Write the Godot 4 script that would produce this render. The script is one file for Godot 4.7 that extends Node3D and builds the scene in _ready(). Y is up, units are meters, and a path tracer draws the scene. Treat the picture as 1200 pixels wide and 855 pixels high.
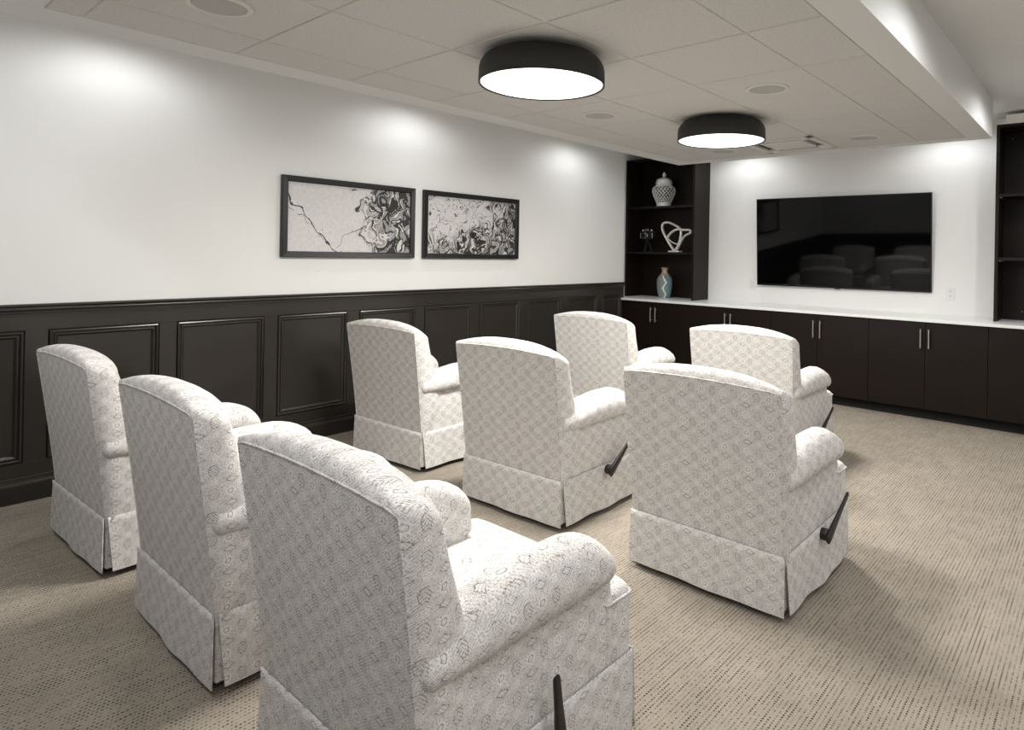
extends Node3D

# Room frame: x to the right along the television wall, y up, z towards the camera.
const H := 2.331          # underside of the dropped ceiling
const HT := 2.631         # underside of the upper ceiling
const XL := 0.898         # dropped ceiling, left edge
const XR := 3.733         # right edge
const ZF := 0.231         # front edge
const ZB := 5.95          # rear edge
const ZW := -0.6          # television wall
const ZBACK := 6.6
const XRIGHT := 6.2
const CT := 0.867         # worktop height

var M := {}
var taken := {}


# ------------------------------------------------------------------ mesh tools
class MB:
	var v := PackedVector3Array()
	var s := PackedInt32Array()
	var c := PackedColorArray()
	var col := Color.WHITE
	var colored := false

	func tri(a: Vector3, b: Vector3, d: Vector3, g := -1) -> void:
		if (b - a).cross(d - a).length_squared() < 1e-16:
			return
		v.append(a); v.append(b); v.append(d)
		for k in 3:
			s.append(g); c.append(col)

	func quad(a: Vector3, b: Vector3, d: Vector3, e: Vector3, g := -1) -> void:
		tri(a, b, d, g); tri(a, d, e, g)

	# turns the triangles added since start so that they face outwards (clockwise)
	func fix(start: int) -> void:
		var m := Vector3.ZERO
		for i in range(start, v.size()):
			m += v[i]
		m /= maxf(1.0, v.size() - start)
		var vol := 0.0
		for i in range(start, v.size(), 3):
			vol += (v[i] - m).dot((v[i + 1] - m).cross(v[i + 2] - m))
		if vol > 0.0:
			for i in range(start, v.size(), 3):
				var t := v[i + 1]
				v[i + 1] = v[i + 2]; v[i + 2] = t
				var k := c[i + 1]
				c[i + 1] = c[i + 2]; c[i + 2] = k

	func grid(rows: Array, g := 0, wrap := false) -> void:
		for i in rows.size() - 1:
			var a: PackedVector3Array = rows[i]
			var b: PackedVector3Array = rows[i + 1]
			var n := a.size()
			for j in (n if wrap else n - 1):
				var k := (j + 1) % n
				quad(a[j], a[k], b[k], b[j], g)

	func fan(ring: PackedVector3Array, at: Vector3, g := -1) -> void:
		for j in ring.size():
			tri(ring[j], ring[(j + 1) % ring.size()], at, g)

	func box(lo: Vector3, hi: Vector3, bev := 0.0) -> MB:
		var st := v.size()
		var m := (lo + hi) / 2.0
		var h := (hi - lo) / 2.0
		bev = minf(bev, 0.49 * minf(h.x, minf(h.y, h.z)) * 2.0)
		if bev <= 0.0:
			for ax in 3:
				for sg in [-1.0, 1.0]:
					var q := []
					for e in [[-1, -1], [1, -1], [1, 1], [-1, 1]]:
						var p := Vector3.ZERO
						p[ax] = sg * h[ax]
						p[(ax + 1) % 3] = e[0] * h[(ax + 1) % 3] * sg
						p[(ax + 2) % 3] = e[1] * h[(ax + 2) % 3]
						q.append(m + p)
					quad(q[0], q[2 if false else 1], q[2], q[3])
		else:
			var f := h - Vector3.ONE * bev
			var pt := func(sx, sy, sz, ax): # corner point belonging to the face across ax
				var p := Vector3(sx * f.x, sy * f.y, sz * f.z)
				p[ax] = [sx, sy, sz][ax] * h[ax]
				return m + p
			for ax in 3:
				for sg in [-1.0, 1.0]:
					var q := []
					for e in [[-1.0, -1.0], [1.0, -1.0], [1.0, 1.0], [-1.0, 1.0]]:
						var d := [0.0, 0.0, 0.0]
						d[ax] = sg; d[(ax + 1) % 3] = e[0] * sg; d[(ax + 2) % 3] = e[1]
						q.append(pt.call(d[0], d[1], d[2], ax))
					quad(q[0], q[1], q[2], q[3])
			for ax in 3:
				var a1 := (ax + 1) % 3
				var a2 := (ax + 2) % 3
				for s1 in [-1.0, 1.0]:
					for s2 in [-1.0, 1.0]:
						var q := []
						for k in [[-1.0, a1], [1.0, a1], [1.0, a2], [-1.0, a2]]:
							var d := [0.0, 0.0, 0.0]
							d[ax] = k[0]; d[a1] = s1; d[a2] = s2
							q.append(pt.call(d[0], d[1], d[2], k[1]))
						if s1 * s2 < 0:
							q.reverse()
						q.reverse()
						quad(q[0], q[1], q[2], q[3])
			for sx in [-1.0, 1.0]:
				for sy in [-1.0, 1.0]:
					for sz in [-1.0, 1.0]:
						var a: Vector3 = pt.call(sx, sy, sz, 0)
						var b: Vector3 = pt.call(sx, sy, sz, 1)
						var d: Vector3 = pt.call(sx, sy, sz, 2)
						if sx * sy * sz > 0:
							tri(a, b, d)
						else:
							tri(a, d, b)
		fix(st)
		return self

	# tube along a path
	func tube(path: PackedVector3Array, r: float, sides := 8, closed := false) -> MB:
		var st := v.size()
		var rows := []
		var n := path.size()
		var up := Vector3.UP
		for i in n:
			var d: Vector3
			if closed:
				d = path[(i + 1) % n] - path[(i + n - 1) % n]
			else:
				d = path[mini(i + 1, n - 1)] - path[maxi(i - 1, 0)]
			d = d.normalized()
			if absf(d.dot(up)) > 0.95:
				up = Vector3.RIGHT if absf(d.x) < 0.9 else Vector3.BACK
			var a := d.cross(up).normalized()
			var b := a.cross(d).normalized()
			up = b
			var ring := PackedVector3Array()
			for j in sides:
				var t := TAU * j / sides
				ring.append(path[i] + (a * cos(t) + b * sin(t)) * r)
			rows.append(ring)
		if closed:
			rows.append(rows[0])
		grid(rows, 0, true)
		if not closed:
			fan(rows[0], path[0]); fan(rows[n - 1], path[n - 1])
		fix(st)
		return self

	# profile of (radius, height) turned about the y axis through at
	func lathe(prof: PackedVector2Array, at: Vector3, sides := 32, g := 0) -> MB:
		var st := v.size()
		var rows := []
		for p in prof:
			var ring := PackedVector3Array()
			for j in sides:
				var t := TAU * j / sides
				ring.append(at + Vector3(cos(t) * p.x, p.y, sin(t) * p.x))
			rows.append(ring)
		grid(rows, g, true)
		fix(st)
		return self

	# profile in (x, y) pulled along z
	func extrude(prof: PackedVector2Array, z0: float, z1: float) -> MB:
		var st := v.size()
		var a := PackedVector3Array()
		var b := PackedVector3Array()
		for p in prof:
			a.append(Vector3(p.x, p.y, z0)); b.append(Vector3(p.x, p.y, z1))
		for j in prof.size():
			var k := (j + 1) % prof.size()
			quad(a[j], a[k], b[k], b[j])
		var ix := Geometry2D.triangulate_polygon(prof)
		for i in range(0, ix.size(), 3):
			tri(a[ix[i]], a[ix[i + 1]], a[ix[i + 2]])
			tri(b[ix[i]], b[ix[i + 2]], b[ix[i + 1]])
		fix(st)
		return self

	# rounded box with bulging faces
	func pillow(m: Vector3, h: Vector3, e := 0.2, nu := 28, nv := 16) -> MB:
		var st := v.size()
		var rows := []
		for i in nv + 1:
			var t := -PI / 2 + PI * i / nv
			var ring := PackedVector3Array()
			for j in nu:
				var a := TAU * (j + 0.5) / nu
				var ct := pw(cos(t), e)
				ring.append(m + Vector3(h.x * ct * pw(cos(a), e), h.y * pw(sin(t), e), h.z * ct * pw(sin(a), e)))
			rows.append(ring)
		grid(rows, 0, true)
		fix(st)
		return self

	func pw(x: float, e: float) -> float:
		return signf(x) * pow(absf(x), e)

	func mesh() -> ArrayMesh:
		var st := SurfaceTool.new()
		st.begin(Mesh.PRIMITIVE_TRIANGLES)
		for i in v.size():
			st.set_smooth_group(s[i])
			if colored:
				st.set_color(c[i])
			st.add_vertex(v[i])
		st.generate_normals()
		st.index()
		return st.commit()


func obj(called: String, what, mat: Material, parent: Node = self) -> MeshInstance3D:
	var o := MeshInstance3D.new()
	o.mesh = what.mesh() if what is MB else what
	o.material_override = mat
	o.name = numbered(called) if parent == self else called
	parent.add_child(o, true)
	return o


func numbered(called: String) -> String:
	var n: int = taken.get(called, 0)
	taken[called] = n + 1
	return called if n == 0 else "%s_%03d" % [called, n]


func tag(o: Node, label: String, category: String, group := "") -> Node:
	o.set_meta("label", label)
	o.set_meta("category", category)
	if group:
		o.set_meta("group", group)
	return o


func thing(called: String, label: String, category: String, at := Vector3.ZERO, group := "") -> Node3D:
	var o := Node3D.new()
	o.name = numbered(called)
	add_child(o)
	o.position = at
	return tag(o, label, category, group)


func struct_node(called: String) -> Node3D:
	var o := Node3D.new()
	o.name = numbered(called)
	add_child(o)
	o.set_meta("kind", "structure")
	return o


func struct_box(called: String, lo: Vector3, hi: Vector3, mat: Material) -> MeshInstance3D:
	var o := obj(called, MB.new().box(lo, hi), mat)
	o.set_meta("kind", "structure")
	return o


func V(x: float, y: float, z: float) -> Vector3:
	return Vector3(x, y, z)


# ------------------------------------------------------------------ materials
func plain(c: Color, rough := 0.6, metal := 0.0) -> StandardMaterial3D:
	var m := StandardMaterial3D.new()
	m.albedo_color = c
	m.roughness = rough
	m.metallic = metal
	return m


func noise(freq: float, oct := 3, sd := 1) -> FastNoiseLite:
	var n := FastNoiseLite.new()
	n.noise_type = FastNoiseLite.TYPE_SIMPLEX_SMOOTH
	n.frequency = freq
	n.fractal_octaves = oct
	n.seed = sd
	return n


func tex_rgb(w: int, h: int, data: PackedByteArray) -> ImageTexture:
	var im := Image.create_from_data(w, h, false, Image.FORMAT_RGB8, data)
	im.generate_mipmaps()
	return ImageTexture.create_from_image(im)


func put(d: PackedByteArray, i: int, c: Color) -> void:
	d[i] = int(clampf(c.r, 0, 1) * 255.0)
	d[i + 1] = int(clampf(c.g, 0, 1) * 255.0)
	d[i + 2] = int(clampf(c.b, 0, 1) * 255.0)


# upholstery: rows of rings and hatched patches, and rows of lozenges, in thin grey-brown thread
func fabric_texture() -> ImageTexture:
	var w := 768
	var h := 512
	var d := PackedByteArray()
	d.resize(w * h * 3)
	var rng := RandomNumberGenerator.new()
	rng.seed = 11
	var base := Color(0.915, 0.905, 0.89)
	var thread := Color(0.30, 0.275, 0.26)
	# noise that joins up at the edges of the picture
	var nz := noise(1.0, 2, 3)
	var vary := []
	for k in 16:
		vary.append([rng.randf_range(0.55, 1.0), rng.randf_range(-0.03, 0.03), rng.randf_range(-0.02, 0.02)])
	for y in h:
		var ay := TAU * y / h
		for x in w:
			var ax := TAU * x / w
			var na := nz.get_noise_3d(cos(ax) * 9.0, sin(ax) * 9.0 + cos(ay) * 7.0, sin(ay) * 7.0)
			var nb := nz.get_noise_3d(cos(ax) * 22.0 + 40.0, sin(ax) * 22.0 + cos(ay) * 16.0, sin(ay) * 16.0)
			var nd := nz.get_noise_3d(cos(ax) * 5.5 - 30.0, sin(ax) * 5.5 + cos(ay) * 3.0, sin(ay) * 3.0)
			var ne := nz.get_noise_3d(cos(ax) * 4.5 + 70.0, sin(ax) * 4.5 + cos(ay) * 3.6, sin(ay) * 3.6 + 9.0)
			var px := x / 256.0 + 0.012 * na + 0.035 * nd      # three periods across
			var py := y / 256.0 + 0.012 * nb + 0.035 * ne      # two periods down
			var cx := floorf(px)
			var cy := floorf(py)
			var fx := px - cx
			var fy := py - cy
			var vv: Array = vary[posmod(int(cx), 3) + 3 * posmod(int(cy), 2)]
			var s1 := 0.5 + 0.5 * sin(TAU * (x * 26.0 / w + y * 20.0 / h) + 3.0 * na)
			var s2 := 0.5 + 0.5 * sin(TAU * (x * 29.0 / w - y * 17.0 / h) + 3.0 * nb)
			var s3 := 0.5 + 0.5 * sin(TAU * (y * 26.0 / h) + 3.0 * na)
			var s4 := 0.5 + 0.5 * sin(TAU * (x * 10.0 / w + y * 28.0 / h) + 3.0 * nd)
			var stroke := maxf(smoothstep(0.06, 0.0, absf(nd)), smoothstep(0.06, 0.0, absf(ne + 0.1)))
			stroke = maxf(stroke, 0.9 * smoothstep(0.055, 0.0, absf(ne - nd - 0.05)))
			var ink := 0.07 + 0.26 * pow(s1, 4.0) + 0.55 * stroke
			# ring of thread in a pale halo with radiating stitches
			var rx: float = fx - 0.27 + vv[1]
			var ry := (fy - 0.27) * 0.76
			var rr := sqrt(rx * rx + ry * ry) * 0.5 + 0.5 * maxf(absf(rx), maxf(absf(rx * 0.5 + ry * 0.87), absf(rx * 0.5 - ry * 0.87)))
			var ang := atan2(ry, rx)
			if rr < 0.19:
				ink = 0.05 + 0.50 * smoothstep(0.11, 0.18, rr) * pow(0.5 + 0.5 * sin(ang * 14.0), 4.0) + 0.25 * stroke * smoothstep(0.10, 0.16, rr)
				ink += 0.85 * vv[0] * clampf(1.0 - absf(rr - 0.082) / 0.020, 0.0, 1.0)
				ink += 0.35 * clampf(1.0 - absf(rr - 0.045) / 0.012, 0.0, 1.0)
			# hatched patch
			var qx := absf(fx - 0.77 + vv[2])
			var qy := absf(fy - 0.27) * 0.76
			var pd := maxf(qx * 1.1 + qy * 0.45, qy * 1.05)
			if pd < 0.20 and rr > 0.18:
				ink = 0.10 + 0.60 * vv[0] * pow(s2 if fx > 0.77 else s1, 3.0) + 0.2 * stroke
				ink += 0.48 * clampf(1.0 - absf(pd - 0.16) / 0.016, 0.0, 1.0)
				ink += 0.25 * clampf(1.0 - absf(pd - 0.075) / 0.013, 0.0, 1.0)
			# lozenge with end strokes
			var lx: float = absf(fx - 0.31 + vv[2])
			var ly := absf(fy - 0.76) * 0.76
			var ld := lx * 0.50 + ly
			if ld < 0.16:
				var out := smoothstep(0.10, 0.15, ld)
				ink = lerpf(0.10 + 0.35 * pow(s2, 4.0), ink + 0.35 * pow(s4, 4.0), out)
				ink += 0.88 * vv[0] * clampf(1.0 - absf(ld - 0.096) / 0.017, 0.0, 1.0)
			# pale scalloped shape
			var sx: float = fx - 0.80 + vv[1]
			var sy := (fy - 0.77) * 0.76
			var sr := sqrt(sx * sx + sy * sy) + 0.014 * cos(6.0 * atan2(sy, sx))
			if sr < 0.15:
				ink = 0.03 + 0.25 * pow(s4, 4.0) + 0.70 * vv[0] * clampf(1.0 - absf(sr - 0.125) / 0.019, 0.0, 1.0) * (0.35 + 0.65 * s3)
				ink += 0.30 * clampf(1.0 - absf(sr - 0.055) / 0.012, 0.0, 1.0)
			ink = clampf(ink * (1.0 + 0.4 * ne), 0.0, 1.0)
			var k := rng.randf_range(-0.04, 0.04)
			k += 0.02 * (1.0 if (x % 4 < 2) == (y % 4 < 2) else -1.0)
			var cc := base.lerp(thread, ink * 0.80)
			put(d, (y * w + x) * 3, Color(cc.r + k, cc.g + k, cc.b + k))
	return tex_rgb(w, h, d)


# carpet: ribs along z with dark flecks between the loops
func carpet_texture(as_height: bool) -> ImageTexture:
	var n := 1092                     # 1.092 m, a millimetre to the pixel
	var d := PackedByteArray()
	d.resize(n * n * 3)
	var rng := RandomNumberGenerator.new()
	rng.seed = 5
	var nb := noise(0.004, 3, 21)
	var pitch := 14
	var rows := n / pitch
	# how strong each rib's flecks are, along the rib in steps of 12 mm
	var fleck := []
	for r in rows:
		var line := PackedFloat32Array()
		var level := rng.randf_range(0.2, 0.8)
		var left := 0
		for k in n / 12:
			if left <= 0:
				level = 0.10 + 0.82 * pow(rng.randf(), 1.9)
				left = rng.randi_range(2, 12)
			left -= 1
			line.append(clampf(level + rng.randf_range(-0.4, 0.4), 0.0, 1.0))
		fleck.append(line)
	for y in n:
		for x in n:
			var r := x / pitch
			var u := float(x % pitch) / pitch
			var shift := (r % 2) * 6
			var k := ((y + shift) % n) / 12
			var t := float((y + shift) % 12) / 12.0
			var f: float = fleck[r][k]
			var in_gap := clampf(1.0 - absf(u - 0.5) / 0.23, 0.0, 1.0)
			var in_dot := clampf(1.0 - absf(t - 0.5) / 0.34, 0.0, 1.0)
			var dark := clampf(in_gap * in_dot * 2.6, 0.0, 1.0) * f
			var groove := clampf(1.0 - absf(u - 0.5) / 0.20, 0.0, 1.0) * 0.06
			if as_height:
				var hh := clampf(0.8 - 0.6 * dark - groove * 2.0 + rng.randf_range(-0.06, 0.06), 0, 1)
				put(d, (y * n + x) * 3, Color(hh, hh, hh))
			else:
				var b := 1.0 + 0.05 * nb.get_noise_2d(x, y) + rng.randf_range(-0.16, 0.16) - groove
				var cc := Color(0.585 * b, 0.55 * b, 0.50 * b).lerp(Color(0.11, 0.10, 0.09), dark * 0.90)
				put(d, (y * n + x) * 3, cc)
	return tex_rgb(n, n, d)


# poured marbling: pale ground, dark contours and cells where the mask is dense
func marble_texture(kind: int) -> ImageTexture:
	var w := 560
	var h := 272
	var d := PackedByteArray()
	d.resize(w * h * 3)
	var wa := noise(0.010, 2, 31 + kind)
	var wb := noise(0.010, 2, 57 + kind)
	var na := noise(0.0085, 2, 3 + kind * 7)
	var nc := noise(0.03, 2, 77 + kind)
	var fine := noise(0.05, 3, 91)
	var cell := FastNoiseLite.new()
	cell.noise_type = FastNoiseLite.TYPE_CELLULAR
	cell.cellular_return_type = FastNoiseLite.RETURN_DISTANCE2_SUB
	cell.frequency = 0.016 if kind == 0 else 0.02
	cell.seed = 5 + kind
	for y in h:
		for x in w:
			var u := float(x) / w
			var v := float(y) / h
			var ox := 46.0 * wa.get_noise_2d(x, y)
			var oy := 46.0 * wb.get_noise_2d(x, y)
			var px := x + ox
			var py := y + oy
			var dense: float
			var vein := 0.0
			if kind == 0:
				dense = smoothstep(0.50, 0.80, u + 0.10 * (1.0 - v) * 0.4 + 0.0035 * ox)
				# branching dark vein from the left edge down to the foot
				var vy := 0.22 + 2.05 * u + 0.0022 * oy
				var dv := absf(v - vy) / 2.2
				if u < 0.44 and dv < 0.0035 + 0.010 * maxf(0.0, nc.get_noise_2d(x, y)):
					vein = 0.9
				var dv2 := absf(v - (0.36 + 1.5 * u + 0.004 * ox)) / 1.8
				if u < 0.42 and dv2 < 0.0035 and nc.get_noise_2d(x + 40, y) > -0.1:
					vein = maxf(vein, 0.75)
				var dv3 := absf(v - (1.42 - 1.45 * u + 0.002 * oy)) / 1.7
				if u > 0.36 and u < 0.66 and dv3 < 0.003:
					vein = maxf(vein, 0.6)
			else:
				dense = smoothstep(0.35, 0.95, 0.45 * u + 0.68 * v + 0.004 * ox)
				dense = maxf(dense, smoothstep(0.62, 0.95, u + 0.003 * oy))
				var cd := cell.get_noise_2d(px * 0.7 + 80, py * 0.7)
				if absf(na.get_noise_2d(px * 1.5 + 300.0, py * 1.5)) < 0.018 + 0.02 * maxf(0.0, nc.get_noise_2d(x, y)):
					vein = 0.85
				if cd < -0.90 and nc.get_noise_2d(x, y) > -0.35:
					vein = 0.75
			var g := 0.80 + 0.035 * fine.get_noise_2d(x, y)
			var cc := Color(g + 0.008, g - 0.004, g - 0.006)
			if dense > 0.02:
				var f := na.get_noise_2d((px + 0.35 * py) * 1.9, py * 0.62) * 3.2 + 5.0
				var q := f - floorf(f)
				var cd2 := cell.get_noise_2d(px * 1.25, py * 0.62)
				var tone := 0.80
				if int(floorf(f)) % 2 == 0:
					tone = lerpf(0.80, 0.58, dense)
				if q < 0.10 * dense + 0.03:
					tone = 0.10
				if cd2 < -0.90 + 0.10 * dense:
					tone = 0.14
				if nc.get_noise_2d(px * 0.45, py * 0.35) > 0.50 - 0.08 * dense and dense > 0.6:
					tone = 0.07
				cc = cc.lerp(Color(tone, tone * 0.985, tone * 0.97), smoothstep(0.05, 0.35, dense))
			cc = cc.lerp(Color(0.10, 0.095, 0.095), vein)
			put(d, (y * w + x) * 3, cc)
	return tex_rgb(w, h, d)


func wood_texture() -> ImageTexture:
	var n := 512
	var d := PackedByteArray()
	d.resize(n * n * 3)
	var a := noise(1.0, 3, 8)
	for y in n:
		for x in n:
			var g := a.get_noise_2d(x * 0.11, y * 0.006) * 0.5 + a.get_noise_2d(x * 0.5, y * 0.02) * 0.35
			var k := 1.0 + 0.22 * g
			put(d, (y * n + x) * 3, Color(0.80 * k, 0.79 * k, 0.78 * k))
	return tex_rgb(n, n, d)


func make_materials() -> void:
	var fb := StandardMaterial3D.new()
	fb.albedo_texture = fabric_texture()
	fb.uv1_triplanar = true
	fb.uv1_triplanar_sharpness = 8.0
	fb.uv1_scale = Vector3(1 / 0.279, 1 / 0.144, 1 / 0.279)
	fb.roughness = 0.92
	fb.metallic_specular = 0.25
	fb.rim_enabled = true
	fb.rim = 0.15
	M.fabric = fb
	M.welt = plain(Color(0.66, 0.64, 0.615), 0.9)
	var cp := StandardMaterial3D.new()
	cp.albedo_texture = carpet_texture(false)
	cp.uv1_triplanar = true
	cp.uv1_world_triplanar = true
	cp.uv1_scale = Vector3.ONE / 1.092
	cp.roughness = 0.95
	cp.metallic_specular = 0.2
	cp.heightmap_enabled = true
	cp.heightmap_texture = carpet_texture(true)
	cp.heightmap_scale = 0.12
	M.carpet = cp
	M.wall = plain(Color(0.90, 0.90, 0.89), 0.75)
	M.ceiling = plain(Color(0.86, 0.86, 0.85), 0.8)
	var tl := plain(Color(0.835, 0.825, 0.81), 0.9)
	var nt := NoiseTexture2D.new()
	nt.width = 256; nt.height = 256; nt.seamless = true
	nt.noise = noise(0.09, 3, 4)
	var gr := Gradient.new()
	gr.set_color(0, Color(0.93, 0.93, 0.93)); gr.set_color(1, Color(1, 1, 1))
	nt.color_ramp = gr
	tl.albedo_texture = nt
	tl.uv1_triplanar = true
	tl.uv1_world_triplanar = true
	tl.uv1_scale = Vector3.ONE / 0.4
	M.tile = tl
	M.grid = plain(Color(0.82, 0.80, 0.775), 0.7)
	M.panel = plain(Color(0.185, 0.172, 0.16), 0.24)
	M.panel.metallic_specular = 0.5
	var wd := plain(Color(0.130, 0.095, 0.081), 0.42)
	wd.metallic_specular = 0.33
	wd.albedo_texture = wood_texture()
	wd.uv1_triplanar = true
	wd.uv1_world_triplanar = true
	wd.uv1_scale = Vector3(1.6, 0.8, 1.6)
	M.wood = wd
	M.toe = plain(Color(0.05, 0.042, 0.038), 0.9)
	M.quartz = plain(Color(0.91, 0.91, 0.90), 0.25)
	M.steel = plain(Color(0.80, 0.79, 0.77), 0.28, 1.0)
	M.black = plain(Color(0.022, 0.021, 0.02), 0.45)
	M.frame = plain(Color(0.04, 0.038, 0.037), 0.4)
	M.under = plain(Color(0.03, 0.03, 0.03), 0.9)
	M.lever = plain(Color(0.085, 0.062, 0.054), 0.4)
	M.lamp = plain(Color(0.115, 0.108, 0.10), 0.55)
	M.screen = plain(Color(0.012, 0.012, 0.013), 0.04)
	M.screen.metallic_specular = 0.32
	M.white = plain(Color(0.88, 0.88, 0.87), 0.4)
	M.grille = plain(Color(0.70, 0.69, 0.675), 0.7)
	M.slot = plain(Color(0.02, 0.02, 0.02), 0.9)
	M.porcelain = plain(Color(0.94, 0.94, 0.93), 0.2)
	M.silver = plain(Color(0.93, 0.905, 0.87), 0.3, 0.35)
	M.brass = plain(Color(0.62, 0.47, 0.24), 0.4, 0.8)
	M.chrome = plain(Color(0.62, 0.62, 0.62), 0.25, 1.0)
	M.glass = plain(Color(0.05, 0.05, 0.06), 0.05)
	var glow := plain(Color(1, 1, 1), 0.5)
	glow.emission_enabled = true
	glow.emission = Color(1.0, 0.985, 0.965)
	glow.emission_energy_multiplier = 2.2
	M.glow = glow
	var can := plain(Color(1, 1, 1), 0.5)
	can.emission_enabled = true
	can.emission = Color(1.0, 0.98, 0.95)
	can.emission_energy_multiplier = 2.0
	M.can = can


# ------------------------------------------------------------------ camera and light
func set_camera() -> void:
	var cam := Camera3D.new()
	cam.name = "camera"
	add_child(cam)
	var f := 750.08
	cam.near = 0.05
	cam.projection = Camera3D.PROJECTION_FRUSTUM
	cam.size = 855.0 / f * cam.near
	cam.frustum_offset = Vector2(600.0 - 686.71, 297.71 - 427.5) / f * cam.near
	cam.far = 60.0
	cam.transform = Transform3D(Basis(Vector3.UP, 0.6895) * Basis(Vector3.BACK, 0.0183), V(4.475, 1.37, 6.091))
	cam.current = true


func set_environment() -> void:
	var e := Environment.new()
	e.background_mode = Environment.BG_COLOR
	e.background_color = Color(0, 0, 0)
	e.tonemap_mode = Environment.TONE_MAPPER_LINEAR
	e.tonemap_exposure = 1.22
	e.sdfgi_enabled = true
	e.ssao_enabled = true
	e.ssil_enabled = true
	var w := WorldEnvironment.new()
	w.name = "environment"
	w.environment = e
	add_child(w)


# ------------------------------------------------------------------ fittings that give light
func ceiling_lamp(x: float, z: float, label: String) -> void:
	var t := thing("ceiling_lamp", label, "lamp", V(x, H, z), "round ceiling lamps")
	obj("mounting_plate", MB.new().lathe(PackedVector2Array([Vector2(0, 0), Vector2(0.19, 0), Vector2(0.19, -0.012), Vector2(0, -0.012)]), Vector3.ZERO, 40, -1), M.lamp, t)
	var p := PackedVector2Array([Vector2(0, -0.012), Vector2(0.20, -0.012)])
	for k in 9:
		var a := PI / 2 * k / 8.0
		p.append(Vector2(0.225 + 0.078 * sin(a), -0.09 + 0.078 * cos(a)))
	p.append(Vector2(0.304, -0.150))
	p.append(Vector2(0.298, -0.152))
	p.append(Vector2(0.295, -0.146))
	p.append(Vector2(0.294, -0.10))
	p.append(Vector2(0, -0.10))
	obj("housing", MB.new().lathe(p, Vector3.ZERO, 64), M.lamp, t)
	obj("diffuser", MB.new().lathe(PackedVector2Array([Vector2(0, -0.12), Vector2(0.293, -0.12), Vector2(0.293, -0.145), Vector2(0.285, -0.148), Vector2(0, -0.149)]), Vector3.ZERO, 64, -1), M.glow, t)
	var l := AreaLight3D.new()
	l.name = "lamp_light"
	l.area_size = Vector2(0.42, 0.42)
	l.light_color = Color(1.0, 0.99, 0.972)
	l.light_energy = LAMP
	l.area_range = 14.0
	l.shadow_enabled = true
	t.add_child(l)
	l.position = V(0, -0.156, 0)
	l.rotation.x = -PI / 2


const LAMP := 5.2
const WASH := 0.42


func downlight(x: float, z: float, label: String, energy := WASH, tilt := Vector3.DOWN) -> void:
	var t := thing("recessed_downlight", label, "downlight", V(x, HT, z), "recessed downlights in the upper ceiling")
	var ring := PackedVector2Array([Vector2(0.05, -0.004), Vector2(0.062, -0.006), Vector2(0.068, -0.003), Vector2(0.068, 0.004), Vector2(0.05, 0.004), Vector2(0.05, -0.004)])
	obj("trim_ring", MB.new().lathe(ring, Vector3.ZERO, 28), M.white, t)
	obj("lens", MB.new().lathe(PackedVector2Array([Vector2(0, 0.002), Vector2(0.05, 0.002), Vector2(0.05, -0.003), Vector2(0, -0.003)]), Vector3.ZERO, 28, -1), M.can, t)
	var l := SpotLight3D.new()
	l.name = "downlight_light"
	l.spot_angle = 85.0
	l.spot_angle_attenuation = 0.55
	l.spot_range = 12.0
	l.spot_attenuation = 2.0
	l.light_size = 0.05
	l.light_color = Color(0.99, 0.99, 1.0)
	l.light_energy = energy
	l.shadow_enabled = true
	t.add_child(l)
	l.position = V(0, -0.012, 0)
	l.rotation.x = -PI / 2


# ------------------------------------------------------------------ setting
func build_shell() -> void:
	struct_box("floor", V(-0.5, -0.12, -0.75), V(XRIGHT + 0.15, 0, ZBACK + 0.15), M.carpet)
	struct_box("wall_left", V(-0.5, 0, -0.03), V(0, HT, ZBACK), M.wall)
	struct_box("wall_alcove", V(-0.5, 0, -0.75), V(-0.14, HT, -0.03), M.wall)
	struct_box("wall_front", V(-0.5, 0, -0.75), V(XRIGHT + 0.15, HT, ZW), M.wall)
	struct_box("wall_back", V(-0.5, 0, ZBACK), V(XRIGHT + 0.15, HT, ZBACK + 0.15), M.wall)
	struct_box("wall_right", V(XRIGHT, 0, -0.75), V(XRIGHT + 0.15, HT, ZBACK + 0.15), M.wall)
	struct_box("ceiling", V(-0.5, HT, -0.75), V(XRIGHT + 0.15, HT + 0.15, ZBACK + 0.15), M.ceiling)


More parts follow.
